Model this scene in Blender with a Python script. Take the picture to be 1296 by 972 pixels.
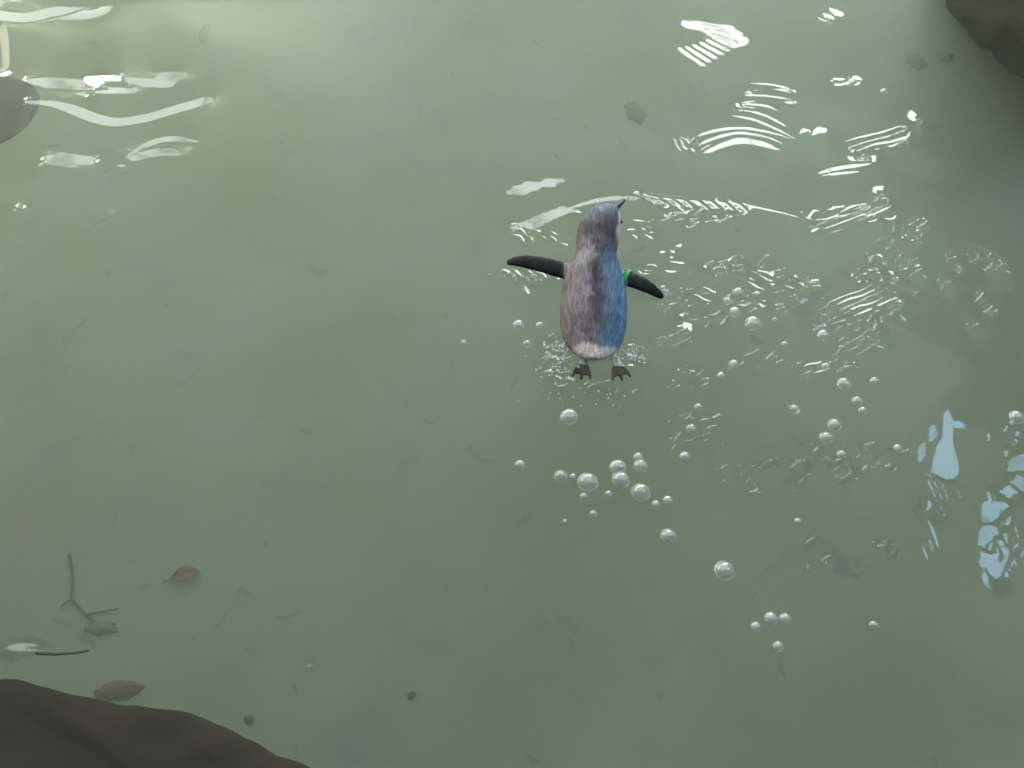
import bpy, bmesh, math, random
import numpy as np
from mathutils import Vector, Matrix

for o in list(bpy.data.objects):
    bpy.data.objects.remove(o, do_unlink=True)
scene = bpy.context.scene
COL = scene.collection
rng = np.random.default_rng(7)
random.seed(7)

# ------------------------------------------------------------------ camera, world, exposure
CAM_H, DEPR, FOV = 1.69, math.radians(60), math.radians(54)
cam_d = bpy.data.cameras.new('camera'); cam_d.angle_x = FOV; cam_d.sensor_fit = 'HORIZONTAL'
cam = bpy.data.objects.new('camera', cam_d); COL.objects.link(cam)
cam.location = (0, 0, CAM_H); cam.rotation_euler = (math.pi / 2 - DEPR, 0, 0)
cam_d.clip_start = 0.02
scene.camera = cam

world = bpy.data.worlds.new('world'); scene.world = world; world.use_nodes = True
world.node_tree.nodes['Background'].inputs[0].default_value = (0.6, 0.7, 0.75, 1)
world.node_tree.nodes['Background'].inputs[1].default_value = 0.05

scene.view_settings.view_transform = 'Standard'
scene.view_settings.look = 'None'
scene.view_settings.gamma = 1
scene.view_settings.use_curve_mapping = False
scene.view_settings.exposure = 0.87
scene.cycles.use_denoising = True

FPX = 648 / math.tan(FOV / 2)
_c, _s = math.cos(math.pi / 2 - DEPR), math.sin(math.pi / 2 - DEPR)
def px(u, v, z=0.0):
    """point of the horizontal plane at height z that the photo shows at pixel (u, v)"""
    dx, dy, dz = (u - 648) / FPX, -(v - 486) / FPX, -1.0
    dy, dz = dy * _c - dz * _s, dy * _s + dz * _c
    t = (z - CAM_H) / dz
    return np.array((dx * t, dy * t, z))

# ------------------------------------------------------------------ helpers
def tag(o, label=None, cat=None, group=None, kind=None):
    if label: o['label'] = label
    if cat: o['category'] = cat
    if group: o['group'] = group
    if kind: o['kind'] = kind
    return o
def link(name, me, mat, parent=None, smooth=True):
    o = bpy.data.objects.new(name, me); COL.objects.link(o)
    if mat is not None:
        me.materials.clear(); me.materials.append(mat)
    if smooth and len(me.polygons):
        me.polygons.foreach_set('use_smooth', np.ones(len(me.polygons), dtype=bool))
    if parent: o.parent = parent
    return o
def bm_obj(name, bm, mat, parent=None, smooth=True):
    me = bpy.data.meshes.new(name); bm.to_mesh(me); bm.free()
    return link(name, me, mat, parent, smooth)
def empty(name, loc=(0, 0, 0), rz=0):
    o = bpy.data.objects.new(name, None); COL.objects.link(o)
    o.location = loc; o.rotation_euler = (0, 0, rz); o.empty_display_size = .05
    return o
def box(bm, lo, hi):
    vs = [bm.verts.new((x, y, z)) for x in (lo[0], hi[0]) for y in (lo[1], hi[1]) for z in (lo[2], hi[2])]
    for f in ((0, 1, 3, 2), (4, 6, 7, 5), (0, 4, 5, 1), (2, 3, 7, 6), (0, 2, 6, 4), (1, 5, 7, 3)):
        bm.faces.new([vs[i] for i in f])
def ring_loft(bm, rings, cap=True):
    """rings: list of lists of points, all the same length"""
    R = [[bm.verts.new(p) for p in r] for r in rings]
    n = len(R[0])
    for a, b in zip(R[:-1], R[1:]):
        for i in range(n):
            bm.faces.new((a[i], a[(i + 1) % n], b[(i + 1) % n], b[i]))
    if cap:
        bm.faces.new(list(reversed(R[0]))); bm.faces.new(R[-1])
def oval(c, u, v, a, b, n=28, pw=2.0):
    c, u, v = np.array(c, float), np.array(u, float), np.array(v, float)
    out = []
    for i in range(n):
        t = 2 * math.pi * i / n
        ct, st = math.cos(t), math.sin(t)
        e = 2.0 / pw
        out.append(c + u * a * math.copysign(abs(ct) ** e, ct) + v * b * math.copysign(abs(st) ** e, st))
    return out

class NT:
    def __init__(self, name):
        self.m = bpy.data.materials.new(name); self.m.use_nodes = True
        self.t = self.m.node_tree; self.t.nodes.clear()
        self.out = self.n('ShaderNodeOutputMaterial')
    def n(self, typ, **kw):
        nd = self.t.nodes.new(typ)
        for k, v in kw.items():
            if hasattr(nd, k): setattr(nd, k, v)
        return nd
    def l(self, a, b): self.t.links.new(a, b)
    def math(self, op, a, b=None, clamp=False):
        nd = self.n('ShaderNodeMath', operation=op); nd.use_clamp = clamp
        for i, x in enumerate((a, b)):
            if x is None: continue
            if isinstance(x, (int, float)): nd.inputs[i].default_value = x
            else: self.l(x, nd.inputs[i])
        return nd.outputs[0]
    def noise(self, scale, detail=4, rough=.55, vec=None, dist=0):
        nd = self.n('ShaderNodeTexNoise'); nd.inputs['Scale'].default_value = scale
        nd.inputs['Detail'].default_value = detail; nd.inputs['Roughness'].default_value = rough
        nd.inputs['Distortion'].default_value = dist
        if vec is not None: self.l(vec, nd.inputs['Vector'])
        return nd.outputs['Fac']
    def ramp(self, fac, stops):
        nd = self.n('ShaderNodeValToRGB'); self.l(fac, nd.inputs[0])
        el = nd.color_ramp.elements
        while len(el) > 1: el.remove(el[-1])
        el[0].position, el[0].color = stops[0][0], (*stops[0][1], 1)
        for p, c in stops[1:]:
            e = el.new(p); e.color = (*c, 1)
        return nd.outputs[0]
    def mix(self, fac, a, b, typ='MIX'):
        nd = self.n('ShaderNodeMix', data_type='RGBA', blend_type=typ)
        for i, x in ((0, fac), (6, a), (7, b)):
            if isinstance(x, (int, float)): nd.inputs[i].default_value = x
            elif isinstance(x, tuple): nd.inputs[i].default_value = (*x, 1)
            else: self.l(x, nd.inputs[i])
        return nd.outputs[2]
    def coord(self, which='Object'):
        return self.n('ShaderNodeTexCoord').outputs[which]
    def mapping(self, vec, scale=(1, 1, 1), rot=(0, 0, 0)):
        nd = self.n('ShaderNodeMapping'); self.l(vec, nd.inputs['Vector'])
        nd.inputs['Scale'].default_value = scale; nd.inputs['Rotation'].default_value = rot
        return nd.outputs[0]
    def bump(self, h, strength=.3, dist=.01):
        nd = self.n('ShaderNodeBump'); self.l(h, nd.inputs['Height'])
        nd.inputs['Strength'].default_value = strength; nd.inputs['Distance'].default_value = dist
        return nd.outputs[0]
    def principled(self, base, rough=.6, normal=None, spec=.5, **kw):
        p = self.n('ShaderNodeBsdfPrincipled')
        if isinstance(base, tuple): p.inputs['Base Color'].default_value = (*base, 1)
        else: self.l(base, p.inputs['Base Color'])
        p.inputs['Roughness'].default_value = rough
        p.inputs['Specular IOR Level'].default_value = spec
        if normal is not None: self.l(normal, p.inputs['Normal'])
        for k, v in kw.items(): p.inputs[k].default_value = v
        self.l(p.outputs[0], self.out.inputs[0])
        return p

def simple(name, c, rough=.6, var=.25, scale=20, spec=.5):
    t = NT(name); f = t.noise(scale, 4)
    lo, hi = tuple(x * (1 - var) for x in c), tuple(min(1, x * (1 + var)) for x in c)
    t.principled(t.ramp(f, [(.3, lo), (.7, hi)]), rough, t.bump(f, .2, .005), spec)
    return t.m
def emitter(name, c, strength):
    t = NT(name); e = t.n('ShaderNodeEmission')
    f = t.noise(1.2, 2)
    t.l(t.ramp(f, [(.2, tuple(x * .92 for x in c)), (.8, c)]), e.inputs[0])
    e.inputs[1].default_value = strength
    t.l(e.outputs[0], t.out.inputs[0])
    return t.m

# ------------------------------------------------------------------ the room: walls, ceiling, windows
X0, X1, Y0, Y1, ZC, ZF = -3.4, 3.6, -1.6, 4.6, 3.1, -0.40
M_pale = simple('pale_plaster', (.68, .74, .66), .85, .06, 2)
M_wall = simple('grey_wall_paint', (.16, .18, .17), .8, .15, 3)
M_ceil = simple('grey_ceiling_boards', (.17, .19, .18), .8, .15, 2)
M_frame = simple('white_window_frame', (.5, .5, .48), .5, .05)
def slab(name, lo, hi, mat):
    bm = bmesh.new(); box(bm, lo, hi)
    return tag(bm_obj(name, bm, mat, smooth=False), kind='structure')
T = .12
slab('wall_back', (X0 - T, Y1, ZF - .3), (X1 + T, Y1 + T, ZC), M_pale)
slab('wall_front', (X0 - T, Y0 - T, ZF - .3), (X1 + T, Y0, ZC), M_wall)
slab('wall_left', (X0 - T, Y0, ZF - .3), (X0, Y1, ZC), M_wall)
slab('wall_right', (X1, Y0, ZF - .3), (X1 + T, Y1, ZC), M_wall)
slab('ceiling', (X0 - T, Y0 - T, ZC), (X1 + T, Y1 + T, ZC + T), M_ceil)

def window(n, centre, u, v, nrm, hw, hh, mat, bars=(1, 1), round_r=0):
    """a lit pane with a frame and glazing bars; u, v span it, nrm points into the room"""
    c, u, v, nrm = (np.array(a, float) for a in (centre, u, v, nrm))
    def quad_box(bm, a0, a1, b0, b1, d0, d1):
        P = [c + u * a + v * b + nrm * d for a in (a0, a1) for b in (b0, b1) for d in (d0, d1)]
        vs = [bm.verts.new(p) for p in P]
        for f in ((0, 1, 3, 2), (4, 6, 7, 5), (0, 4, 5, 1), (2, 3, 7, 6), (0, 2, 6, 4), (1, 5, 7, 3)):
            bm.faces.new([vs[i] for i in f])
        bmesh.ops.recalc_face_normals(bm, faces=bm.faces)
    root = tag(empty(f'window_{n}', c), kind='structure')
    def part(name, bm, m):
        o = bm_obj(name, bm, m, smooth=False)
        o.parent = root; o.matrix_parent_inverse = Matrix.Translation(-Vector(c))
    bm = bmesh.new(); quad_box(bm, -hw, hw, -hh, hh, .004, .012); part('pane', bm, mat)
    fw = .05
    bm = bmesh.new()
    for a0, a1, b0, b1 in ((-hw - fw, -hw, -hh - fw, hh + fw), (hw, hw + fw, -hh - fw, hh + fw), (-hw, hw, hh, hh + fw), (-hw, hw, -hh - fw, -hh)):
        quad_box(bm, a0, a1, b0, b1, .0, .05)
    part('window_frame', bm, M_frame)
    for i in range(1, bars[0]):
        a = -hw + 2 * hw * i / bars[0]
        bm = bmesh.new(); quad_box(bm, a - .012, a + .012, -hh, hh, .012, .04); part('glazing_bar', bm, M_frame)
    for i in range(1, bars[1]):
        b = -hh + 2 * hh * i / bars[1]
        bm = bmesh.new(); quad_box(bm, -hw, hw, b - .012, b + .012, .012, .04); part('glazing_bar', bm, M_frame)
    return c
E_day = emitter('daylight_pane', (.95, 1.0, .97), 16)
E_dim = emitter('dim_daylight_pane', (.93, 1.0, .95), 5.0)  # pane at a lower level, so ripples mirror it softly
E_soft = emitter('soft_reflection_pane', (.93, .98, 1.0), 7)
E_blue = emitter('blue_sky_pane', (.45, .71, 1.0), 10)
E_warm = emitter('warm_pane', (1.0, .90, .70), 5.5)
E_fill = emitter('roof_fill_panel', (.90, 1.0, .95), .8)
L_far = window(1, (1.35, Y1, 1.22), (1, 0, 0), (0, 0, 1), (0, -1, 0), .75, .40, E_day, (2, 1))
L_left = window(2, (-1.9, Y1, 1.15), (1, 0, 0), (0, 0, 1), (0, -1, 0), .7, .38, E_dim, (2, 1))
L_soft = window(3, (-.25, Y1, 1.15), (1, 0, 0), (0, 0, 1), (0, -1, 0), .6, .40, E_soft, (2, 1))  # unseen pane, added to give the ripples dimmer reflections
L_sky = window(4, (3.18, 1.25, ZC), (1, 0, 0), (0, 1, 0), (0, 0, -1), .30, .70, E_blue, (1, 2))
L_warm = window(5, (X0, 2.7, 1.15), (0, 1, 0), (0, 0, 1), (1, 0, 0), 1.0, .65, E_warm, (2, 1))  # unseen warm pane, added to light the pool from the left
window(6, ((-3.2 + 2.75) / 2, 2.5, ZC), (1, 0, 0), (0, 1, 0), (0, 0, -1), (3.2 + 2.75) / 2, 2.0, E_fill)  # glowing panel added overhead, unseen, as fill light for the pool
M_lamp = simple('brushed_lamp_metal', (.3, .3, .3), .4, .1)
def added_uplight(x, z, watts):
    """an added, unseen bowl lamp that brightens the pale back wall above it"""
    y = Y1 - .42
    root = tag(empty('fill_uplight_1', (x, y, z)), kind='structure')
    bm = bmesh.new()
    ring_loft(bm, [oval((0, 0, h), (1, 0, 0), (0, 1, 0), r, r, 20) for h, r in ((-.16, .02), (-.15, .07), (-.09, .12), (-.03, .14))])
    bm_obj('bowl', bm, M_lamp, root)
    bm = bmesh.new(); box(bm, (-.02, .05, -.14), (.02, .42, -.10)); bm_obj('bracket', bm, M_lamp, root, False)
    d = bpy.data.lights.new('fill_spot', 'SPOT'); d.energy = watts; d.spot_size = math.radians(150); d.spot_blend = .8; d.shadow_soft_size = .06
    d.color = (.86, 1.0, .87)
    o = bpy.data.objects.new('fill_spot', d); COL.objects.link(o); o.parent = root
    o.rotation_euler = (math.radians(180 - 25), 0, 0)
added_uplight(-1.75, 1.62, 175)  # lamps added out of view for the glow mirrored at far left
added_uplight(-1.15, 1.62, 60)
L_glint = window(7, (-2.98, Y1, 1.15), (1, 0, 0), (0, 0, 1), (0, -1, 0), .24, .34, E_day)  # extra unseen pane, added for the brightest patch at far left
LAMPS = {'glint': L_glint, 'far': L_far, 'left': L_left, 'sky': L_sky, 'soft': L_soft, 'warm': L_warm}

# ------------------------------------------------------------------ pool floor
def floor_material():
    t = NT('stained_pale_green_concrete')
    co = t.coord('Object')
    big = t.noise(1.6, 5, .6, co); mid = t.noise(5.5, 5, .6, co, .6); fine = t.noise(38, 4, .6, co)
    c = t.ramp(big, [(.3, (.28, .385, .185)), (.5, (.34, .46, .255)), (.72, (.36, .53, .345))])
    c = t.mix(t.ramp(mid, [(.56, (0, 0, 0)), (.72, (.55, .55, .55))]), c, (.24, .34, .28))
    c = t.mix(t.ramp(fine, [(.62, (0, 0, 0)), (.75, (.4, .4, .4))]), c, (.2, .28, .22))
    sp = t.noise(14, 3, .5, co, 1.0)
    c = t.mix(t.ramp(sp, [(.66, (0, 0, 0)), (.74, (.5, .5, .5))]), c, (.13, .19, .17))
    t.principled(c, .9, t.bump(fine, .2, .004), .2)
    return t.m
slab('floor', (X0 - T, Y0 - T, ZF - .2), (X1 + T, Y1 + T, ZF), floor_material())

# ------------------------------------------------------------------ water: a height field whose ripples catch the windows
CELL, NX, NY = .0021, 1250, 880
GX0, GY0 = -CELL * NX / 2, .25
gx = GX0 + CELL * np.arange(NX); gy = GY0 + CELL * np.arange(NY)
TX = np.zeros((NY, NX)); TY = np.zeros((NY, NX)); W = np.full((NY, NX), .02)
def tilt(p, lamp):
    """surface slope (dh/dx, dh/dy) that mirrors a lamp towards the viewer standing over the pool"""
    P = np.array((p[0], p[1], 0.0))
    a = np.array((0, 0, CAM_H)) - P; b = LAMPS[lamp] - P
    n = a / np.linalg.norm(a) + b / np.linalg.norm(b)
    return -n[0] / n[2], -n[1] / n[2]
def smooth_poly(pts, n):
    P = np.array(pts, float)
    t = np.linspace(0, len(P) - 1, n)
    out = []
    for x in t:
        i = min(int(x), len(P) - 2); f = x - i
        p0, p1, p2, p3 = P[max(i - 1, 0)], P[i], P[i + 1], P[min(i + 2, len(P) - 1)]
        out.append(.5 * (2 * p1 + (p2 - p0) * f + (2 * p0 - 5 * p1 + 4 * p2 - p3) * f * f + (3 * p1 - p0 - 3 * p2 + p3) * f ** 3))
    return np.array(out)
def stroke(pts, width, lamp, amt=1.0, taper=(1, 1), halo=True):
    """one ripple flank along a traced line (photo pixels laid onto the water plane); width in pixels"""
    L = np.abs(np.diff(np.array(pts, float), axis=0)).sum()
    n = max(3, int(L / 1.2))
    P = smooth_poly(pts, n); cores = []
    for i, (u, v) in enumerate(P):
        f = i / (n - 1)
        w = width
        if f < .3 and taper[0]: w *= .35 + .65 * f / .3
        if f > .7 and taper[1]: w *= .35 + .65 * (1 - f) / .3
        p = px(u, v)
        sc = np.linalg.norm(p - np.array((0, 0, CAM_H))) / FPX
        r = max(w * sc * .5, CELL * .8)
        cores.append((p, r))
    for p, r in cores:
        if halo: dab(p, r * 1.1 + 2.2 * CELL, r * 1.3 + 2.6 * CELL, lamp, -.45 * amt, .12)
    for p, r in cores:
        dab(p, r, r * 1.25, lamp, amt)
def dab(p, rx, ry, lamp, amt=1.0, wt=1.0):
    i0, i1 = int((p[0] - rx - GX0) / CELL) - 1, int((p[0] + rx - GX0) / CELL) + 2
    j0, j1 = int((p[1] - ry - GY0) / CELL) - 1, int((p[1] + ry - GY0) / CELL) + 2
    i0, j0, i1, j1 = max(i0, 0), max(j0, 0), min(i1, NX), min(j1, NY)
    if i1 <= i0 or j1 <= j0: return
    X, Y = np.meshgrid(gx[i0:i1], gy[j0:j1])
    d = np.sqrt(((X - p[0]) / rx) ** 2 + ((Y - p[1]) / ry) ** 2)
    m = np.clip((1.25 - d) / .3, 0, 1)
    a, b = tilt(p, lamp)
    w = .02 + m * wt
    up = w > W[j0:j1, i0:i1]
    if wt == 1.0: up |= (m > .5)
    s = (slice(j0, j1), slice(i0, i1))
    TX[s] = np.where(up, a * amt, TX[s]); TY[s] = np.where(up, b * amt, TY[s])
    W[s] = np.where(up & (m > .05), w, W[s])
def polygon_fill(poly, step, width, ang, lamp, amt=1.0, gap=1.0):
    """fills a traced outline with parallel ripple flanks running at an angle"""
    P = np.array(poly, float); c = P.mean(0)
    ca, sa = math.cos(ang), math.sin(ang)
    Q = (P - c) @ np.array([[ca, -sa], [sa, ca]])
    y = Q[:, 1].min() + step * .5
    while y < Q[:, 1].max():
        xs = []
        for k in range(len(Q)):
            a, b = Q[k], Q[(k + 1) % len(Q)]
            if (a[1] > y) != (b[1] > y):
                xs.append(a[0] + (y - a[1]) * (b[0] - a[0]) / (b[1] - a[1]))
        xs.sort()
        for x0, x1 in zip(xs[::2], xs[1::2]):
            if x1 - x0 < 2: continue
            seg = [(x0, y), ((x0 + x1) / 2, y), (x1, y)]
            seg = [tuple(np.array(s) @ np.array([[ca, sa], [-sa, ca]]) + c) for s in seg]
            stroke(seg, width, lamp, amt, (0, 0), False)
        y += step
def weight_at(x, y):
    i = int(round((x - GX0) / CELL)); j = int(round((y - GY0) / CELL))
    return W[j, i] if 0 <= i < NX and 0 <= j < NY else 0
def cluster(cu, cv, ru, rv, n, ang, ln, width, lamp, spread=.5, curve=.35):
    """a handful of short wavering glints scattered round a point"""
    done = tries = 0
    while done < n and tries < n * 6:
        tries += 1
        r = math.sqrt(rng.random()); th = rng.random() * 2 * math.pi
        u, v = cu + ru * r * math.cos(th), cv + rv * r * math.sin(th)
        a = ang + rng.normal() * spread; l = ln * (.5 + rng.random())
        k = rng.normal() * curve * l
        ca, sa = math.cos(a), -math.sin(a)
        pts = [(u - ca * l / 2, v - sa * l / 2), (u - sa * k, v + ca * k), (u + ca * l / 2, v + sa * l / 2)]
        if max(weight_at(*px(*q)[:2]) for q in pts) > .1: continue
        done += 1
        stroke(pts, width * (.7 + .6 * rng.random()), lamp, 1.08 + .1 * rng.random())

def hatch(cu, cv, ang, n, step, ln, width, lamps, shear=0.0, grow=0.0, wav=1.5):
    """parallel fine ripples lying side by side"""
    ca, sa = math.cos(ang), -math.sin(ang)
    for k in range(n):
        o = (k - (n - 1) / 2) * step
        l = ln * (1 + grow * (k / max(n - 1, 1) - .5)) * rng.uniform(.7, 1.15)
        mu, mv = cu - sa * o + shear * o * ca + rng.normal() * 2, cv + ca * o + shear * o * sa
        w = rng.normal() * wav
        pts = [(mu - ca * l / 2, mv - sa * l / 2), (mu - ca * l / 6 - sa * w, mv - sa * l / 6 + ca * w), (mu + ca * l / 6 + sa * w, mv + sa * l / 6 - ca * w), (mu + ca * l / 2, mv + sa * l / 2)]
        stroke(pts, width * rng.uniform(.8, 1.2), lamps[k % len(lamps)], 1.12)
# bright wavering bands and flecks over the far left of the pool
stroke([(-20, 22), (10, 25), (35, 24), (62, 14), (88, 5), (112, -6)], 13, 'left', 1, (0, 0))
stroke([(38, 104), (80, 103), (112, 102)], 15, 'left', 1, (1, 0))
polygon_fill([(104, 91), (125, 91), (150, 97), (162, 104), (226, 89), (228, 103), (190, 112), (158, 118), (130, 115), (106, 106)], 12, 11, .05, 'left')
polygon_fill([(106, 92), (124, 92), (148, 98), (160, 105), (158, 110), (130, 110), (107, 103)], 8, 8, .12, 'glint')
stroke([(38, 133), (66, 132), (92, 139), (122, 151), (150, 156), (185, 149), (220, 137), (258, 126)], 12, 'left', 1, (1, 0))
polygon_fill([(60, 207), (68, 204), (80, 193), (95, 194), (114, 199), (105, 209), (76, 215)], 7, 7, .1, 'left', 1)
stroke([(170, 196), (186, 182), (214, 174), (250, 180)], 8, 'left', 1, (0, 1))
stroke([(172, 202), (190, 196), (212, 193), (226, 198)], 11, 'left', 1, (0, 1))
# the bent bright patch and the fans of fine ripples over the far right
polygon_fill([(862, 32), (905, 25), (922, 26), (936, 38), (938, 48), (915, 52), (904, 48), (902, 41)], 7, 6, .05, 'far')
for k in range(7):
    f = k / 6
    stroke([(864 + 50 * f, 67 - 22 * f), (888 + 46 * f, 84 - 32 * f)], 6, 'far', 1, (0, 0), False)
hatch(1050, 21, -.9, 3, 8, 16, 2.6, ('far',))
for d, e in ((0, 0), (9, 7), (19, 15)):
    stroke([(868 + d, 196 + e * .2), (880 + d, 176 + e), (905 + d, 164 + e), (940, 159 + e), (975 - d * .2, 166 + e), (1000 - d, 176 + e)], 4.2, 'far')
for k in range(3):
    stroke([(855 + 9 * k, 170 - k), (855 + 8 * k, 184), (866 + 8 * k, 200)], 3, 'far')
stroke([(896, 196), (915, 184), (945, 178), (985, 190)], 7, 'far')
for d in (0, 8, 17):
    stroke([(928 + d, 143 - d), (955 + d, 148 - d), (985 + d * .6, 163 - d), (1008, 178 - d * .7)], 4, 'far')
for k in range(4):
    stroke([(942 + 3 * k, 122 - 7 * k), (965 + 3 * k, 124 - 7 * k), (1002 - k, 134 - 7.5 * k)], 3, 'far' if k % 2 else 'soft')
cluster(1020, 172, 22, 4, 7, -.1, 13, 4, 'far', .2)
hatch(1112, 179, .16, 4, 7, 62, 3.2, ('far', 'soft'), .4)
cluster(1140, 170, 16, 6, 5, .5, 14, 3, 'soft', .2)
stroke([(1038, 218), (1052, 214), (1072, 211), (1100, 209)], 6, 'far')
stroke([(1040, 222), (1060, 220), (1085, 219)], 4, 'far')
cluster(1072, 105, 14, 8, 6, .4, 8, 3.5, 'far')
# long bow wave ridge to the right of the bird's head
for d in (0, 7):
    stroke([(818 + d, 236 + d * .7), (875 + d, 243 + d), (930, 253 + d * .7), (985, 268 + d * .5), (1025, 283 + d * .3)], 3.6, 'far' if d else 'soft')
hatch(1070, 280, .28, 4, 7, 74, 3.2, ('far', 'soft'), .3)
hatch(1108, 268, .5, 4, 7, 26, 3, ('soft', 'far'), .3)
cluster(1080, 277, 60, 18, 18, .25, 14, 3, 'far', .35)
cluster(1040, 288, 24, 8, 12, .15, 14, 3.2, 'far', .3)
for k in range(7):
    stroke([(836 + 16 * k, 243 + 1.5 * k), (846 + 16 * k, 249 + 2.2 * k), (852 + 16 * k, 256 + 2.6 * k)], 3, 'soft', 1.1)
# bow wave on the left of the head
polygon_fill([(645, 236), (668, 226), (706, 222), (711, 231), (680, 236), (650, 249)], 8, 7, .18, 'soft')
polygon_fill([(658, 281), (690, 265), (716, 256), (722, 262), (700, 272), (672, 289)], 8, 7, .38, 'soft')
stroke([(722, 258), (750, 249), (778, 246), (806, 249), (828, 259)], 7, 'soft')
cluster(880, 273, 55, 9, 22, -.35, 15, 3, 'soft', .25)
cluster(815, 290, 16, 16, 8, -.6, 10, 3, 'far')
cluster(850, 314, 12, 14, 10, 1.0, 9, 3.5, 'far')
cluster(690, 300, 36, 14, 8, -.7, 12, 2.8, 'far')
# splashes along the flippers
cluster(672, 350, 36, 7, 26, -.15, 16, 3, 'far', .3)
cluster(850, 378, 30, 13, 16, -.2, 13, 3, 'sky', .5)
cluster(840, 340, 26, 5, 10, -.1, 12, 3, 'far', .3)
# wake to the right
hatch(1088, 384, .38, 5, 7.5, 60, 3, ('far', 'far', 'soft'), .5)
hatch(1066, 408, .3, 3, 7, 34, 3, ('soft', 'far'), .3)
hatch(1036, 466, .35, 3, 7, 44, 3, ('far', 'soft'), .3)
hatch(890, 372, -.5, 4, 7, 26, 3, ('far', 'soft'), -.4)
hatch(962, 352, -.6, 4, 7.5, 34, 3, ('far', 'far', 'soft'), .2)
hatch(1004, 358, -.7, 3, 8, 30, 3, ('far', 'soft'), .2)
hatch(1085, 440, .5, 3, 9, 30, 2.8, ('soft',), .4)
for (cu, cv, ru, rv, n, ang, ln) in ((965, 345, 22, 10, 20, -.6, 13), (998, 362, 32, 14, 22, -.7, 15), (885, 372, 34, 12, 18, .2, 15),
        (1085, 390, 50, 18, 44, .35, 20), (1062, 408, 34, 12, 16, .3, 16), (1040, 462, 36, 10, 24, .4, 14), (955, 455, 34, 10, 18, .3, 14),
        (900, 400, 30, 8, 14, .1, 14), (960, 385, 30, 10, 10, -.3, 12), (1120, 345, 40, 16, 12, .2, 16), (870, 480, 20, 14, 10, -.8, 14),
        (1005, 518, 10, 7, 8, .8, 8), (1080, 430, 30, 24, 14, .6, 14), (1130, 300, 40, 20, 8, .2, 10), (1235, 335, 40, 10, 8, .2, 8),
        (1030, 590, 70, 24, 12, .3, 13), (960, 600, 60, 24, 10, .3, 12), (880, 545, 40, 30, 14, .3, 14), (930, 335, 40, 12, 10, -.1, 12),
        (1060, 700, 70, 50, 6, .8, 10), (1210, 390, 60, 30, 8, .5, 10), (1095, 580, 50, 20, 10, .4, 10)):
    cluster(cu, cv, ru, rv, n // 2, ang, ln, 2.6, 'soft', .45); cluster(cu, cv, ru, rv, n // 3, ang, ln, 2.6, 'left', .45)
hatch(842, 431, .25, 3, 7, 54, 2.8, ('left', 'soft'), .3)
# turbulence round the tail and the feet
cluster(704, 440, 20, 16, 26, .5, 12, 3, 'far', .7)
cluster(706, 468, 24, 10, 12, .3, 16, 3, 'far', .4); cluster(730, 484, 30, 8, 8, .2, 16, 3, 'soft', .4)
cluster(804, 446, 12, 12, 14, .4, 10, 3.4, 'far', .8)
cluster(700, 497, 26, 14, 9, .1, 14, 2.8, 'sky', .3)
cluster(780, 500, 40, 16, 10, -.6, 12, 2.4, 'sky', .5)
# blue sky patches at the near right
for poly in ([(1192, 528), (1198, 527), (1200, 545), (1201, 562), (1212, 590), (1213, 601), (1196, 604), (1180, 595), (1184, 570), (1192, 556)],
             [(1174, 546), (1181, 546), (1183, 560), (1176, 562)], [(1162, 568), (1168, 568), (1168, 580), (1161, 582)],
             [(1242, 640), (1258, 638), (1262, 652), (1250, 662), (1243, 655)], [(1240, 672), (1254, 666), (1260, 680), (1250, 692), (1241, 686)],
             [(1241, 700), (1258, 706), (1272, 715), (1264, 730), (1254, 722)], [(1283, 598), (1296, 612), (1300, 622), (1288, 612)],
             [(1276, 586), (1300, 578), (1300, 592), (1280, 594)], [(1272, 618), (1284, 622), (1282, 630), (1274, 627)]):
    polygon_fill(poly, 6, 5.4, -.9, 'sky')
for a in ([(1170, 602), (1178, 618), (1186, 634)], [(1186, 606), (1196, 622), (1202, 636)], [(1174, 660), (1182, 676), (1188, 694)], [(1167, 690), (1174, 708)],
          [(1188, 640), (1198, 652)], [(1262, 660), (1276, 672), (1284, 682)], [(1248, 624), (1252, 634)]):
    stroke(a, 4, 'sky')
cluster(1265, 690, 30, 40, 12, -.9, 9, 3, 'sky')
cluster(1270, 560, 26, 26, 6, -1.2, 10, 3, 'sky')
cluster(1190, 620, 24, 30, 10, -1.0, 12, 2.6, 'sky')
stroke([(6, 44), (7, 60), (6, 78)], 9, 'warm', 1, (0, 0))
# odd glints on the calm left side
stroke([(8, 822), (22, 817), (48, 816)], 5, 'left'); stroke([(12, 826), (24, 823), (46, 823)], 4, 'left')
stroke([(140, 262), (136, 272)], 3, 'left'); stroke([(28, 255), (24, 268)], 4, 'left'); stroke([(150, 213), (160, 212)], 4, 'left')
stroke([(386, 843), (396, 843)], 4, 'left')

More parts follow.
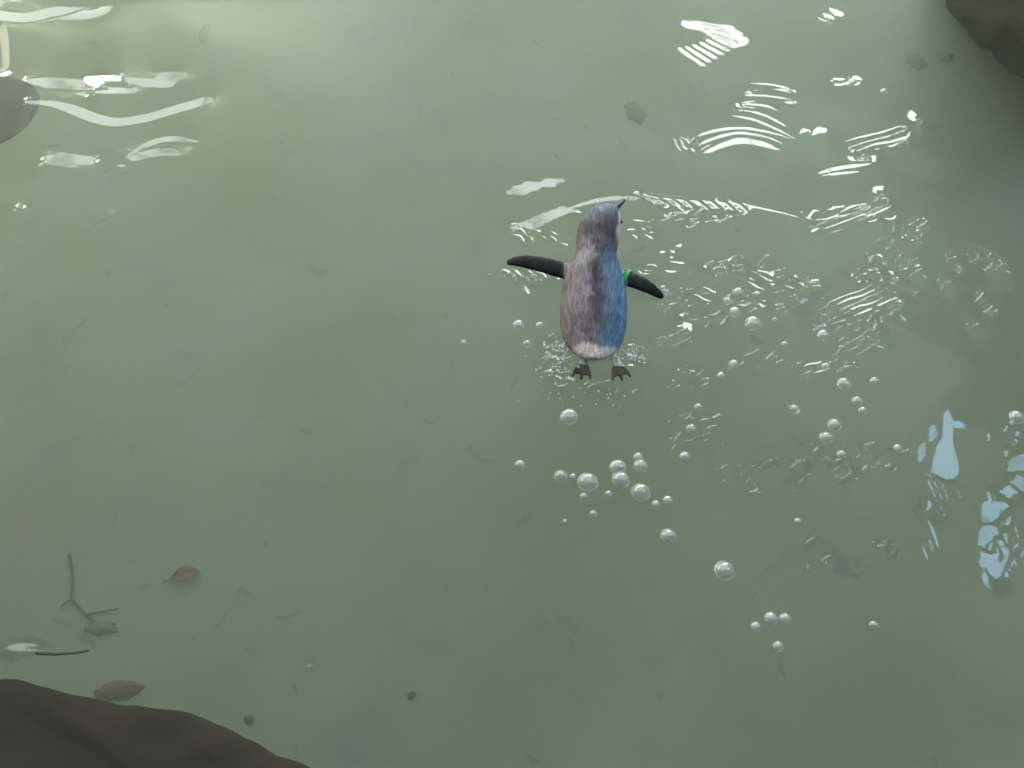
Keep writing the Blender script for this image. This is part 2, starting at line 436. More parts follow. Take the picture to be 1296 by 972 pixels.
def solve_height(tx, ty, w, iters=70):
    n0, n1 = w.shape
    Dx = lambda h: (np.roll(h, -1, 1) - h) / CELL
    Dy = lambda h: (np.roll(h, -1, 0) - h) / CELL
    DxT = lambda g: (np.roll(g, 1, 1) - g) / CELL
    DyT = lambda g: (np.roll(g, 1, 0) - g) / CELL
    eps = 30.0
    A = lambda h: DxT(w * Dx(h)) + DyT(w * Dy(h)) + eps * w.mean() * h
    k0 = (2 - 2 * np.cos(2 * np.pi * np.arange(n0) / n0))[:, None]
    k1 = (2 - 2 * np.cos(2 * np.pi * np.arange(n1 // 2 + 1) / n1))[None, :]
    lam = (k0 + k1) / CELL ** 2 + eps
    pre = lambda r: np.fft.irfft2(np.fft.rfft2(r) / lam, s=r.shape) / w.mean()
    b = DxT(w * tx) + DyT(w * ty)
    h = np.zeros_like(w); r = b - A(h); z = pre(r); p = z.copy(); rz = (r * z).sum()
    for _ in range(iters):
        Ap = A(p); al = rz / (p * Ap).sum()
        h += al * p; r -= al * Ap
        z = pre(r); rz2 = (r * z).sum(); p = z + (rz2 / rz) * p; rz = rz2
    return h
H = solve_height(TX, TY, W)
XX, YY = np.meshgrid(gx, gy)
# slow swell and fine ripple everywhere
H += .0009 * np.sin(XX * 9 + 2.2 * np.sin(YY * 3.1)) * np.sin(YY * 12 + 1.7 * XX + .6) + .00035 * np.sin(XX * 31 + YY * 17 + 2 * np.sin(YY * 9))
edge = np.minimum.reduce([np.broadcast_to(np.arange(NX), (NY, NX)), np.broadcast_to(NX - 1 - np.arange(NX), (NY, NX)),
                          np.broadcast_to(np.arange(NY)[:, None], (NY, NX)), np.broadcast_to((NY - 1 - np.arange(NY))[:, None], (NY, NX))])
H *= np.clip(edge / 12, 0, 1)
H = np.clip(H, -.03, .03)
def height_at(x, y):
    i = int(round((x - GX0) / CELL)); j = int(round((y - GY0) / CELL))
    return float(H[min(max(j, 0), NY - 1), min(max(i, 0), NX - 1)])

def water_material():
    t = NT('murky_green_water')
    geo = t.n('ShaderNodeNewGeometry')
    dot = t.n('ShaderNodeVectorMath', operation='DOT_PRODUCT')
    t.l(geo.outputs['Normal'], dot.inputs[0]); t.l(geo.outputs['Incoming'], dot.inputs[1])
    c = t.math('ABSOLUTE', dot.outputs['Value'])
    f = t.math('POWER', t.math('SUBTRACT', 1.0, c, True), 5.0)
    f = t.math('ADD', t.math('MULTIPLY', f, .97), .020)
    tr = t.n('ShaderNodeBsdfTransparent'); tr.inputs[0].default_value = (.88, .92, .86, 1)
    gl = t.n('ShaderNodeBsdfGlossy'); gl.inputs['Roughness'].default_value = .07; gl.inputs[0].default_value = (1, 1, 1, 1)
    mx = t.n('ShaderNodeMixShader'); t.l(f, mx.inputs[0]); t.l(tr.outputs[0], mx.inputs[1]); t.l(gl.outputs[0], mx.inputs[2])
    t.l(mx.outputs[0], t.out.inputs['Surface'])
    vs = t.n('ShaderNodeVolumeScatter'); vs.inputs['Color'].default_value = (.84, .98, .74, 1)
    vs.inputs['Density'].default_value = 1.4; vs.inputs['Anisotropy'].default_value = .2
    t.l(vs.outputs[0], t.out.inputs['Volume'])
    return t.m
def build_water():
    e = -.002
    ax = np.concatenate([[X0 - e], gx, [X1 + e]]); ay = np.concatenate([[Y0 - e], gy, [Y1 + e]])
    ex, ey = np.meshgrid(ax, ay)
    co = np.stack([ex, ey, np.pad(H, 1)], -1).reshape(-1, 3)
    ny, nx = ex.shape
    idx = np.arange(nx * ny).reshape(ny, nx)
    q = np.stack([idx[:-1, :-1], idx[:-1, 1:], idx[1:, 1:], idx[1:, :-1]], -1).reshape(-1, 4)
    # sides down into the pool floor
    loop = np.concatenate([idx[0, :-1], idx[:-1, -1], idx[-1, :0:-1], idx[:0:-1, 0]])
    low = co[loop].copy(); low[:, 2] = ZF - .1
    li = len(co) + np.arange(len(loop))
    co = np.vstack([co, low])
    sides = np.stack([np.roll(loop, -1), loop, li, np.roll(li, -1)], -1)
    tot = np.full(len(q) + len(sides), 4)
    loops = np.concatenate([q.reshape(-1), sides.reshape(-1)])
    start = np.concatenate([[0], np.cumsum(tot)[:-1]])
    me = bpy.data.meshes.new('pool_water')
    me.vertices.add(len(co)); me.vertices.foreach_set('co', co.astype(np.float32).ravel())
    me.loops.add(len(loops)); me.loops.foreach_set('vertex_index', loops.astype(np.int32))
    me.polygons.add(len(tot)); me.polygons.foreach_set('loop_start', start.astype(np.int32))
    me.update(calc_edges=True)
    ob = link('pool_water', me, water_material())
    sm = np.ones(len(tot), dtype=bool); sm[len(q):] = False
    me.polygons.foreach_set('use_smooth', sm)
    return tag(ob, 'murky green pool water with rippled reflecting surface', 'water', kind='stuff')
build_water()

# ------------------------------------------------------------------ submerged rocks, leaves, twigs on the bottom
def rock_material():
    t = NT('brown_algae_rock'); co = t.coord('Object')
    a = t.noise(6, 6, .6, co); b = t.noise(2.2, 3, .5, co)
    c = t.ramp(a, [(.3, (.006, .004, .002)), (.55, (.011, .007, .003)), (.8, (.022, .013, .006))])
    c = t.mix(t.ramp(b, [(.45, (0, 0, 0)), (.62, (.7, .7, .7))]), c, (.026, .011, .005))
    t.principled(c, .9, t.bump(a, .5, .02), .2)
    return t.m
M_rock = rock_material()
def rock_ledge(name, outline, ztop, label, lean=(0, 0)):
    """a mound standing on the pool floor; outline = its upper rim in photo pixels at its own height"""
    rim = np.array([px(u, v, ztop)[:2] for u, v in outline])
    P = smooth_poly(list(rim) + [rim[0]], 90)[:-1]
    c = P.mean(0)
    bm = bmesh.new(); rings = []
    for f, z in ((1.03, ZF - .02), (1.04, ZF + .06), (1.03, (ZF + ztop) * .5), (1.01, ztop - .05), (1.0, ztop - .02), (.95, ztop), (.8, ztop + .012), (.6, ztop + .018), (.35, ztop + .02), (.1, ztop + .02)):
        r = []
        for k, p in enumerate(P):
            w = 1 + .02 * math.sin(k * .9 + z * 30) * math.sin(k * .37 + f * 11)
            q = c + (p - c) * f * w + np.array(lean) * max(ztop - z, 0)
            r.append((q[0], q[1], z + .010 * math.sin(q[0] * 37 + 1) * math.sin(q[1] * 41 + f * 3)))
        rings.append(r)
    ring_loft(bm, rings)
    bmesh.ops.recalc_face_normals(bm, faces=bm.faces)
    return tag(bm_obj(name, bm, M_rock), label, 'rock')
rock_ledge('rock_ledge', [(-60, 852), (20, 858), (62, 870), (130, 884), (182, 892), (250, 904), (300, 926), (340, 950), (390, 968), (440, 1000), (500, 1060), (520, 1130), (400, 1180), (160, 1190), (-100, 1170), (-220, 1080), (-190, 930)], -.03,
           'long dark brown rock ledge under the water below the floating twig')
rock_ledge('rock_ledge', [(1176, -70), (1188, -20), (1208, 20), (1232, 50), (1266, 80), (1304, 108), (1350, 150), (1440, 120), (1440, -80), (1300, -130)], -.035,
           'dark brown rock ledge under the water beyond the rippled fans', (.7, 1.3))

def floor_clump(name, u, v, ru, rv, col, label, cat, rot=0, lobes=5, thick=.012, amp=.10):
    z = ZF + .001
    c = px(u, v, z); s = np.linalg.norm(c - np.array((0, 0, CAM_H))) / FPX
    bm = bmesh.new(); rings = []
    ph = rng.random() * 6
    for f, zz in ((1.0, -.003), (.9, thick * .25), (.72, thick * .6), (.5, thick * .85), (.3, thick * .97), (.1, thick)):
        r = []
        for k in range(48):
            t = 2 * math.pi * k / 48
            w = 1 + amp * math.sin(lobes * t + ph) + amp * .7 * math.sin((lobes * 2 + 1) * t)
            x, y = ru * s * f * w * math.cos(t), rv * s * f * w * math.sin(t)
            r.append((x * math.cos(rot) - y * math.sin(rot), x * math.sin(rot) + y * math.cos(rot), zz))
        rings.append(r)
    ring_loft(bm, rings); bmesh.ops.recalc_face_normals(bm, faces=bm.faces)
    o = bm_obj(name, bm, col); o.location = (c[0], c[1], z - .001)
    return tag(o, label, cat)
M_algae = simple('dark_algae', (.17, .26, .165), .9, .4, 60)
M_rust = simple('rusty_leaf', (.26, .13, .05), .8, .35, 80)
M_pebble = simple('dark_pebble', (.09, .10, .09), .8, .3, 60)
def dead_leaf(u, v, length, width, rot, label, zf=ZF):
    c = px(u, v, zf)
    bm = bmesh.new(); prof = [(.0, .02), (.12, .35), (.3, .85), (.5, 1), (.7, .8), (.88, .4), (1, .02)]
    rings = []
    for f, w in prof:
        x = (f - .5) * length; h = .006 + .008 * math.sin(f * 3.1)
        ww = width * .5 * w
        rings.append([(x, -ww, h + .005), (x, -ww * .4, h), (x, 0, h - .002), (x, ww * .4, h), (x, ww, h + .005),
                      (x, ww * .4, h - .002), (x, 0, h - .004), (x, -ww * .4, h - .002)])
    ring_loft(bm, rings); bmesh.ops.recalc_face_normals(bm, faces=bm.faces)
    root = empty('dead_leaf', (c[0], c[1], zf), rot)
    bm_obj('blade', bm, M_rust, root)
    bm = bmesh.new()
    ring_loft(bm, [oval((x, .001 * i, .004 + .004 * i), (0, 1, 0), (0, 0, 1), .0016, .0016, 8) for i, x in enumerate((-.5 * length - .02, -.5 * length, -.3 * length))])
    bm_obj('stalk', bm, M_rust, root)
    return tag(root, label, 'leaf')
dead_leaf(236, 729, .06, .035, .3, 'single rusty brown dead leaf lying on the pool floor')
def twig(name, pts, r, z, mat, label, side=None):
    P = [px(u, v, z + dz) for u, v, dz in pts]
    root = empty(name, P[0])
    def tube(Q, r0, r1):
        bm = bmesh.new(); rings = []
        for i, p in enumerate(Q):
            d = Q[min(i + 1, len(Q) - 1)] - Q[max(i - 1, 0)]; d = d / np.linalg.norm(d)
            u = np.cross(d, (0, 0, 1)); u = u / np.linalg.norm(u); v = np.cross(u, d)
            rr = r0 + (r1 - r0) * i / (len(Q) - 1)
            rings.append(oval(p - P[0], u, v, rr, rr, 8))
        ring_loft(bm, rings); bmesh.ops.recalc_face_normals(bm, faces=bm.faces)
        return bm
    bm_obj('stem', tube(P, r, r * .6), mat, root)
    for s in side or ():
        bm_obj('side_shoot', tube([px(u, v, z + dz) for u, v, dz in s], r * .6, r * .3), mat, root)
    return tag(root, label, 'twig')
M_twig = simple('waterlogged_twig', (.10, .11, .09), .8, .3, 50)
twig('twig', [(88, 702, .004), (92, 730, .004), (90, 758, .004), (108, 778, .004), (132, 796, .004)], .0036, ZF, M_twig,
     'bent waterlogged twig lying on the pool floor', [[(108, 778, .004), (150, 770, .004)], [(90, 758, .004), (76, 768, .004)]])
floor_clump('algae_clump', 128, 795, 20, 9, M_algae, 'dark green algae clump at the end of the bent twig', 'algae')
floor_clump('algae_clump', 804, 142, 12, 20, M_algae, 'tall dark algae clump on the floor beyond the bird', 'algae', .3, thick=.006)
floor_clump('algae_clump', 1160, 78, 12, 14, M_algae, 'blue-grey algae clump beside the far rock ledge', 'algae', .2, 4)
floor_clump('algae_clump', 1196, 72, 10, 8, M_algae, 'smaller blue-grey algae clump touching the far rock ledge', 'algae', .2, 4)
floor_clump('algae_clump', 258, 42, 6, 18, M_algae, 'narrow dark algae streak under the bright wavy reflections', 'algae', 0, 3, .006)
floor_clump('pebble', 521, 880, 5, 6, M_pebble, 'dark pebble alone on the open pool floor', 'pebble', 0, 2, .01)
floor_clump('pebble', 315, 911, 6, 6, M_pebble, 'dark pebble beside the long rock ledge', 'pebble', 0, 2, .01)
floor_clump('algae_clump', 150, 874, 28, 12, simple('rusty_algae', (.16, .085, .04), .9, .3, 40), 'rusty brown algae clump against the long rock ledge', 'algae', .1, 4, .025, .06)
floor_clump('rock', -44, 142, 78, 62, simple('dark_edge_mound', (.075, .10, .075), .9, .4, 14), 'low dark mound added under water for the dark zone beside the bright wavy reflections', 'rock', .2, 2, .06, .03)  # mound added to darken the left edge of the pool
twig('floating_twig', [(46, 826, 0), (70, 827, .001), (95, 826, .001), (112, 823, .002)], .0042, -.010, M_twig, 'thin dark twig floating at the surface above the long rock ledge')

# ------------------------------------------------------------------ the penguin
def plumage_material():
    t = NT('wet_feathers')
    at = t.n('ShaderNodeAttribute'); at.attribute_name = 'plumage_and_light'
    co = t.coord('Object')
    mp = t.mapping(co, (1, .16, .6), (0, 0, .18))
    st = t.noise(230, 4, .65, mp, .4); st2 = t.noise(60, 4, .6, mp, .8)
    c = t.mix(t.ramp(st, [(.35, (.62, .62, .64)), (.62, (1.25, 1.25, 1.25))]), at.outputs['Color'], (1, 1, 1))
    mul = t.mix(1.0, at.outputs['Color'], t.ramp(st, [(.35, (.62, .62, .62)), (.66, (1.5, 1.5, 1.52))]), 'MULTIPLY')
    mul = t.mix(1.0, mul, t.ramp(st2, [(.35, (.75, .75, .75)), (.68, (1.3, 1.3, 1.3))]), 'MULTIPLY')
    p = t.principled(mul, .42, t.bump(t.math('ADD', st, t.math('MULTIPLY', st2, 1.5)), .6, .004), .16)
    p.inputs['Sheen Weight'].default_value = .02; p.inputs['Sheen Roughness'].default_value = .4
    return t.m
M_feather = plumage_material()
M_beak = simple('dark_horn', (.035, .035, .045), .35, .2, 60)
M_iris = simple('grey_iris', (.12, .14, .17), .2, .2, 200)
M_pupil = simple('black_pupil', (.004, .004, .005), .08, .1, 50)
M_band = simple('green_plastic_band', (.02, .30, .06), .35, .15, 40)
def make_penguin():
    p0 = px(752, 384); p1 = px(753, 300)
    heading = math.atan2(p1[1] - p0[1], p1[0] - p0[0]) - math.pi / 2
    root = empty('penguin', (p0[0], p0[1], 0), heading)
    tag(root, 'small blue-grey penguin swimming with spread flippers and green flipper band', 'penguin')
    bm = bmesh.new()
    # trunk, neck and head: centre (x, y, z), half width, half height
    S = [(0, -.134, .001, .012, .006), (0, -.124, .000, .030, .011), (0, -.106, -.006, .047, .025), (0, -.082, -.012, .059, .042), (0, -.045, -.014, .067, .056),
         (0, -.005, -.012, .0685, .061), (0, .035, -.007, .0665, .060), (0, .064, .003, .060, .056), (.000, .088, .015, .051, .049), (.000, .108, .028, .0430, .043),
         (.002, .128, .041, .0440, .043), (.007, .149, .052, .0450, .042), (.015, .168, .058, .040, .038), (.024, .183, .060, .031, .031), (.0315, .193, .060, .020, .021), (.037, .200, .059, .009, .011)]
    C = np.array([s[:3] for s in S]); rings = []
    for i, s in enumerate(S):
        d = C[min(i + 1, len(S) - 1)] - C[max(i - 1, 0)]; d /= np.linalg.norm(d)
        u = np.cross(d, (0, 0, 1)); u /= np.linalg.norm(u); v = np.cross(u, d)
        rings.append(oval(C[i], u, v, s[3], s[4], 32, 2.15))
    ring_loft(bm, rings)
    # flippers: point, chord direction half-length, half thickness
    def flipper(path):
        R = []
        for i, (p, ch, a, b) in enumerate(path):
            q = [np.array(x[0]) for x in path]
            d = q[min(i + 1, len(q) - 1)] - q[max(i - 1, 0)]; d = d / np.linalg.norm(d)
            ch = np.array(ch, float); ch -= d * ch.dot(d); ch /= np.linalg.norm(ch)
            n = np.cross(d, ch)
            R.append(oval(p, ch, n, a, b, 20, 2.0))
        ring_loft(bm, R)
    fl = [((-.030, .066, .004), (0, 1, .1), .019, .012), ((-.058, .070, .010), (0, 1, .15), .0185, .0085), ((-.085, .076, .013), (.1, 1, .2), .019, .0070), ((-.115, .083, .015), (.1, 1, .2), .0175, .0058),
          ((-.145, .087, .016), (.1, 1, .2), .0150, .0050), ((-.168, .087, .015), (.15, 1, .1), .0115, .0042), ((-.182, .084, .013), (.2, 1, .1), .006, .003)]
    fr = [((.030, .062, .004), (0, 1, .1), .018, .012), ((.055, .060, .012), (.2, 1, .1), .018, .0085), ((.076, .050, .018), (.5, 1, .1), .018, .0070), ((.096, .039, .020), (.5, 1, .1), .0165, .0060),
          ((.114, .030, .017), (.45, 1, .1), .0135, .0052), ((.130, .023, .010), (.4, 1, .1), .010, .0042), ((.140, .019, .004), (.4, 1, .1), .005, .003)]
    flipper(fl); flipper(fr)
    # legs and webbed feet trailing behind, under the surface
    def tube(pts, n=12):
        R = []
        q = [np.array(p[:3]) for p in pts]
        for i, p in enumerate(pts):
            d = q[min(i + 1, len(q) - 1)] - q[max(i - 1, 0)]; d = d / np.linalg.norm(d)
            u = np.cross(d, (0, 0, 1)); u = u / np.linalg.norm(u); v = np.cross(u, d)
            R.append(oval(q[i], u, v, p[3], p[4], n))
        ring_loft(bm, R)
    feet = []
    for x0, x1, yaw in ((-.022, -.018, .10), (.030, .046, -.28)):
        a = np.array((x0, -.085, -.034)); b = np.array((x1, -.122, -.018))
        tube([(*a, .013, .013), (*(a * .5 + b * .5), .010, .010), (*b, .009, .008)])
        dirv = np.array((-math.sin(yaw) * -1 * .0 + math.sin(-yaw), -math.cos(yaw), -.12)); dirv /= np.linalg.norm(dirv)
        sd = np.cross(dirv, (0, 0, 1)); sd /= np.linalg.norm(sd)
        # web: widening flat loft, then three toes past its edge
        R = []
        up = np.cross(sd, dirv)
        for f, w, h in ((-.1, .007, .006), (.25, .010, .005), (.6, .016, .0040), (.95, .021, .0034)):
            R.append(oval(b + dirv * .036 * f, sd, up, w, h, 14))
        ring_loft(bm, R)
        for k, L in ((-1, .042), (0, .047), (1, .042)):
            e = b + dirv * L + sd * k * .019
            m = b * .45 + e * .55 + up * .001
            tube([(*b, .005, .005), (*m, .0045, .0048), (*e, .0028, .0030)], 8)
        feet.append(b)
    bmesh.ops.recalc_face_normals(bm, faces=bm.faces)
    tmp_me = bpy.data.meshes.new('penguin_shape'); bm.to_mesh(tmp_me); bm.free()
    tmp = bpy.data.objects.new('penguin_shape', tmp_me); COL.objects.link(tmp)
    md = tmp.modifiers.new('remesh', 'REMESH'); md.mode = 'VOXEL'; md.voxel_size = .0019
    sm = tmp.modifiers.new('smooth', 'SMOOTH'); sm.factor = .5; sm.iterations = 5
    dg = bpy.context.evaluated_depsgraph_get(); dg.update()
    me = bpy.data.meshes.new_from_object(tmp.evaluated_get(dg))
    bpy.data.objects.remove(tmp)
    me.name = 'body'
    n = len(me.vertices)
    co = np.empty(n * 3, np.float32); me.vertices.foreach_get('co', co); co = co.reshape(-1, 3).astype(float)
    x, y, z = co.T
    sy = C[:, 1]
    cx = np.interp(y, sy, C[:, 0]); cz = np.interp(y, sy, C[:, 2])
    hw = np.interp(y, sy, [s[3] for s in S]); hh = np.interp(y, sy, [s[4] for s in S])
    lx = (x - cx) / np.maximum(hw, .01); lz = (z - cz) / np.maximum(hh, .008)
    def S_(a, b, t):
        q = np.clip((t - a) / (b - a), 0, 1); return q * q * (3 - 2 * q)
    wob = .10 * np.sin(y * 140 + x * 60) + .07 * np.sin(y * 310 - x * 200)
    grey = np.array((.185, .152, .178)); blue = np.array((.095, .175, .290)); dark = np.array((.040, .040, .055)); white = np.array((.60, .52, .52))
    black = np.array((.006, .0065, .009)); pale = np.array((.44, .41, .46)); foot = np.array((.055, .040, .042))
    side_light = S_(-.18, .55, lx + wob * .9 - .05) * S_(.115, .08, y)  # slate plumage with side light painted in: mauve left, sky blue right
    col = grey[None] * (1 - side_light[:, None]) + blue[None] * side_light[:, None]
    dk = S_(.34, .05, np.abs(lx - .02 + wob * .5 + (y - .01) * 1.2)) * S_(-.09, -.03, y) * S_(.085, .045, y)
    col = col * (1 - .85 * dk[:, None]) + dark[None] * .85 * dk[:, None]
    nape_shine = S_(.45, .1, np.abs(lx + .42 + wob)) * S_(.045, .075, y) * S_(.118, .098, y)  # light reflecting off nape and left shoulder, painted as a pale patch
    col = col * (1 - .7 * nape_shine[:, None]) + pale[None] * .7 * nape_shine[:, None]
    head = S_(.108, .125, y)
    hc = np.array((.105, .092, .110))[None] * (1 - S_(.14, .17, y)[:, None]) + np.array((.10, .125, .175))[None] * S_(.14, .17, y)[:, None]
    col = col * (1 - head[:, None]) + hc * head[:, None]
    cheek = head * S_(.12, .4, lx - lz * .75 + wob * .4) * S_(.192, .172, y)
    under = S_(-.22, -.45, lz + wob * .3)
    wmask = np.maximum(cheek, under)
    rump = S_(-.103, -.115, y + .004 * np.sin(x * 90)) * (z < .03)
    wmask = np.maximum(wmask, rump * .9)
    col = col * (1 - wmask[:, None]) + white[None] * wmask[:, None]
    fmask = np.where(x < 0, S_(-.060, -.070, x), S_(.060, .069, x)) * ((y > 0) & (y < .13)) * (np.abs(lx) > 1.0)
    col = col * (1 - fmask[:, None]) + black[None] * fmask[:, None]
    ft = ((y < -.112) & (z < -.0195)) | (y < -.137)
    col[ft] = foot
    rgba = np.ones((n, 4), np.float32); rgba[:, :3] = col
    at = me.color_attributes.new('plumage_and_light', 'FLOAT_COLOR', 'POINT'); at.data.foreach_set('color', rgba.ravel())
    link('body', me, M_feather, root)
    # beak
    hd = np.array((.030, .040, -.004)); hd /= np.linalg.norm(hd)
    side = np.cross(hd, (0, 0, 1)); side /= np.linalg.norm(side); up = np.cross(side, hd)
    b0 = np.array((.032, .194, .058))
    bk = bmesh.new()
    ring_loft(bk, [oval(b0 + hd * d + up * dz, side, up, a, b, 14) for d, a, b, dz in ((0, .0085, .0090, 0), (.012, .0066, .0076, 0), (.026, .0048, .0058, .0004), (.038, .0034, .0044, 0), (.045, .0020, .0030, -.002), (.049, .0008, .001, -.0045))])
    bm_obj('beak', bk, M_beak, root)
    for s in (-1, 1):
        c = np.array((.0215, .178, .067)) + side * s * .0300 + up * .0
        ey = bmesh.new(); bmesh.ops.create_uvsphere(ey, u_segments=16, v_segments=10, radius=.0062)
        e = bm_obj('eye', ey, M_iris, root); e.location = c
        pu = bmesh.new(); bmesh.ops.create_uvsphere(pu, u_segments=14, v_segments=8, radius=.0042)
        q = bm_obj('pupil', pu, M_pupil, e); q.location = side * s * .0026 + up * .0012
    # green identification band round the base of the right flipper
    a, b = np.array(fr[1][0]), np.array(fr[2][0])
    d = (b - a) / np.linalg.norm(b - a); ch = np.array((.35, 1, .1)); ch -= d * ch.dot(d); ch /= np.linalg.norm(ch); nn = np.cross(d, ch)
    m = a * .55 + b * .45
    gb = bmesh.new(); R = []
    for off, g in ((-.006, 0), (-.006, .0022), (.006, .0022), (.006, 0)):
        R.append(oval(m + d * off, ch, nn, .0183 + g, .0083 + g, 24))
    ring_loft(gb, R, False)
    for k in range(24): pass
    bmesh.ops.recalc_face_normals(gb, faces=gb.faces)
    tag(bm_obj('flipper_band', gb, M_band, root), 'green plastic flipper band')
    return root
make_penguin()

# ------------------------------------------------------------------ bubbles riding on the surface
def bubble_material():
    t = NT('bubble_film')
    geo = t.n('ShaderNodeNewGeometry')
    dot = t.n('ShaderNodeVectorMath', operation='DOT_PRODUCT')
    t.l(geo.outputs['Normal'], dot.inputs[0]); t.l(geo.outputs['Incoming'], dot.inputs[1])
    c = t.math('ABSOLUTE', dot.outputs['Value'])
    f = t.math('ADD', t.math('MULTIPLY', t.math('POWER', t.math('SUBTRACT', 1.0, c, True), 3.0), .7), .13)
    tr = t.n('ShaderNodeBsdfTransparent'); tr.inputs[0].default_value = (.95, .96, .97, 1)
    gl = t.n('ShaderNodeBsdfGlossy'); gl.inputs['Roughness'].default_value = .08
    df = t.n('ShaderNodeBsdfDiffuse'); df.inputs[0].default_value = (.85, .88, .92, 1)
    sw = t.noise(300, 3, .6, t.coord('Object'), 1.0)
    m0 = t.n('ShaderNodeMixShader'); t.l(t.ramp(sw, [(.40, (.08, .08, .08)), (.62, (.46, .46, .46))]), m0.inputs[0]); t.l(tr.outputs[0], m0.inputs[1]); t.l(df.outputs[0], m0.inputs[2])
    m1 = t.n('ShaderNodeMixShader'); t.l(f, m1.inputs[0]); t.l(m0.outputs[0], m1.inputs[1]); t.l(gl.outputs[0], m1.inputs[2])
    t.l(m1.outputs[0], t.out.inputs[0])
    return t.m
M_bubble = bubble_material()
def dome_mesh():
    bm = bmesh.new(); R = []
    for k in range(10):
        a = math.radians(-6 + 94 * k / 9.0)
        r = max(math.cos(a), .02)
        R.append([(r * math.cos(2 * math.pi * i / 24), r * math.sin(2 * math.pi * i / 24), .86 * math.sin(a)) for i in range(24)])
    ring_loft(bm, R, False); bm.faces.new([v for v in bm.verts][-24:])
    me = bpy.data.meshes.new('dome'); bm.to_mesh(me); bm.free()
    return me
def rim_mesh():
    bm = bmesh.new(); R = []
    for rr, z in ((.97, .16), (1.02, .09), (1.07, .03), (1.14, -.03), (1.10, -.06), (.97, -.06)):
        R.append([(rr * math.cos(2 * math.pi * i / 24), rr * math.sin(2 * math.pi * i / 24), z) for i in range(24)])
    ring_loft(bm, R, False)
    me = bpy.data.meshes.new('rim'); bm.to_mesh(me); bm.free()
    return me
DOME, RIM = dome_mesh(), rim_mesh()
def bubble(u, v, r, label, group):
    p = px(u, v); s = np.linalg.norm(p - np.array((0, 0, CAM_H))) / FPX
    R = r * s * .92
    root = empty('bubble', (p[0], p[1], height_at(p[0], p[1])), rng.random() * 6)
    tag(root, label, 'bubble', group)
    for nm, me in (('film', DOME), ('rim', RIM)):
        o = bpy.data.objects.new(nm, me); COL.objects.link(o); o.parent = root
        o.scale = (R * rng.uniform(.94, 1.1), R * rng.uniform(.94, 1.06), R)
for me in (DOME, RIM):
    me.materials.append(M_bubble); me.polygons.foreach_set('use_smooth', np.ones(len(me.polygons), dtype=bool))
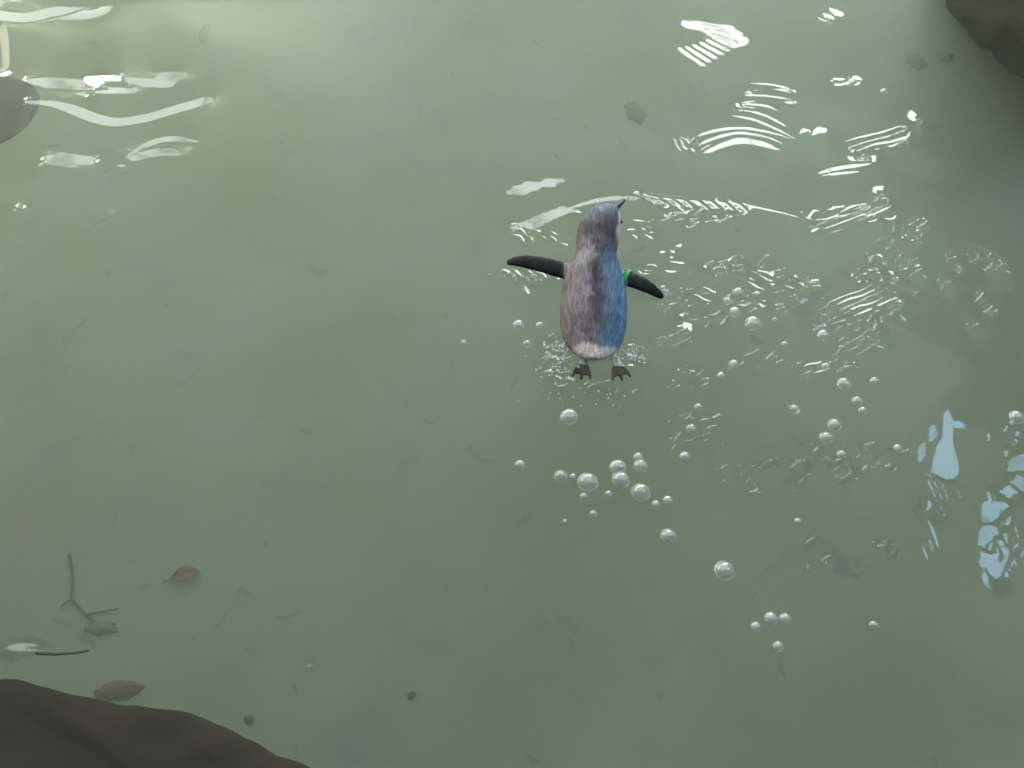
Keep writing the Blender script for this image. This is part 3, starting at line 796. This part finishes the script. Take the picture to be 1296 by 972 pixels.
SETS = [
 # the raft drifting behind the feet
 ('small outlying bubble of the raft, alone on the unbanded-flipper side', None, [(658, 588, 6)]),
 ('medium bubble leading the raft, next to a tiny one', None, [(710, 602, 8)]),
 ('tiny bubble squeezed between a medium and a large raft bubble', None, [(725, 603, 4)]),
 ('large raft bubble with tiny bubbles on two sides of it', None, [(744, 610, 12)]),
 ('small bubble hugging the large raft bubble on its tail side', None, [(739, 628, 5)]),
 ('one of two equal bubbles pressed together in the middle of the raft', 'bubbles pressed together in the raft', [(782, 591, 10.5), (786, 607, 11)]),
 ('medium raft bubble with a smaller bubble overlapping it', None, [(811, 589, 8.5)]),
 ('smaller bubble overlapping a medium raft bubble beside the pressed pair', None, [(808, 578, 6)]),
 ('large raft bubble standing between the pressed pair and two small bubbles', None, [(811, 623, 12)]),
 ('small faint bubble trailing just past the large raft bubble', 'small faint bubbles past the raft', [(845, 633, 6), (830, 638, 5)]),
 ('small bubble in the gap between the two large raft bubbles', None, [(770, 625, 4.5)]),
 ('small bubble drifting loose behind the raft', None, [(751, 650, 5)]),
 ('tiny speck-like bubble drifting farthest behind the raft', None, [(715, 660, 3)]),
 # the foursome
 ('larger bubble of the touching pair in the loose foursome', None, [(976, 783, 8)]),
 ('smaller bubble of the touching pair in the loose foursome', None, [(994, 783, 7)]),
 ('small bubble beside the touching pair in the loose foursome', None, [(957, 793, 6)]),
 ('small bubble trailing behind the rest of the loose foursome', None, [(985, 818, 6)]),
 # beside the banded flipper
 ('largest bubble in the string beside the banded flipper', None, [(953, 410, 10)]),
 ('tiny bubble just past the largest bubble beside the banded flipper', None, [(980, 406, 3)]),
 ('medium bubble in the string beside the banded flipper', 'bubbles beside the banded flipper', [(935, 369, 7), (930, 395, 7)]),
 ('small bubble between the medium bubbles beside the banded flipper', None, [(921, 381, 5)]),
 ('small bubble of the pair level with the penguin\'s feet', 'pair level with the feet', [(929, 460, 6.5), (913, 475, 5)]),
 ('tiny bubble alone in the wake between flipper string and feet pair', None, [(993, 436, 4)]),
 # open wake
 ('one of two equal bubbles nearly touching in the open wake', 'twin bubbles in the open wake', [(1056, 538, 8), (1046, 554, 8)]),
 ('round bubble standing before the twin bubbles in the open wake', None, [(1067, 488, 8.5)]),
 ('small bubble close behind the round bubble in the open wake', 'small bubbles near the round wake bubble', [(1084, 509, 6), (1091, 521, 5), (1105, 485, 5)]),
 ('medium bubble at the edge of the long streaked ripples', None, [(1042, 424, 7)]),
 ('small bubble inside the curled ripples of the open wake', None, [(1045, 465, 5)]),
 ('small bubble in a star of glints on the open wake', None, [(1005, 517, 5)]),
 ('small bubble just behind the twin bubbles', None, [(1065, 575, 5)]),
 ('small bubble alone between the twin bubbles and the blue reflections', None, [(1135, 569, 5)]),
 ('small bubble in the file between the feet and the raft', 'bubbles in file between feet and raft', [(875, 542, 6), (867, 577, 6.5), (884, 515, 5)]),
 ('tiny bubble alone on calm water past the raft', None, [(1010, 660, 4)]),
 ('tiny bubble alone on calm water past the foursome', None, [(1106, 791, 5)]),
 # unbanded flipper side
 ('roundest bubble under the unbanded flipper', None, [(656, 411, 7)]),
 ('small bubble under the unbanded flipper next to the body', 'small bubbles under the unbanded flipper', [(683, 411, 5), (667, 435, 5)]),
 ('tiny bubble far out on the unbanded flipper side', None, [(587, 433, 3.5)]),
 # singles
 ('large bubble directly behind the penguin\'s feet, alone before the raft', None, [(720, 528, 11.5)]),
 ('bubble floating alone between the raft and the large lone bubble', None, [(846, 678, 9)]),
 ('large lone bubble on calm water between raft and foursome', None, [(917, 722, 12)]),
 ('bubble beside the blue reflections, apart from all other bubbles', None, [(1286, 529, 8)]),
 ('tiny bubble on calm water near the rippled fans', 'tiny bubbles near the fans', [(1118, 117, 4), (1078, 104, 4.5)]),
]
for label, group, spots in SETS:
    for u, v, r in spots: bubble(u, v, r, label, group)

# froth: tiny bubbles too many to count, churned up round the tail
def froth():
    bm = bmesh.new()
    for cu, cv, ru, rv, n in ((704, 444, 22, 20, 110), (803, 446, 13, 13, 80), (708, 470, 26, 12, 40), (672, 350, 34, 6, 40), (775, 452, 12, 8, 25), (745, 500, 60, 18, 20)):
        for _ in range(n):
            u, v = cu + rng.normal() * ru * .5, cv + rng.normal() * rv * .5
            p = px(u, v); r = rng.uniform(.0010, .0034)
            R = []
            for a in (-.2, .5, 1.1, 1.5):
                R.append([(p[0] + r * math.cos(a) * math.cos(t), p[1] + r * math.cos(a) * math.sin(t), height_at(p[0], p[1]) + r * math.sin(a)) for t in np.arange(8) * math.pi / 4])
            ring_loft(bm, R)
    return tag(bm_obj('froth', bm, M_bubble), 'white froth of tiny bubbles churned up round the tail', 'froth', kind='stuff')
froth()
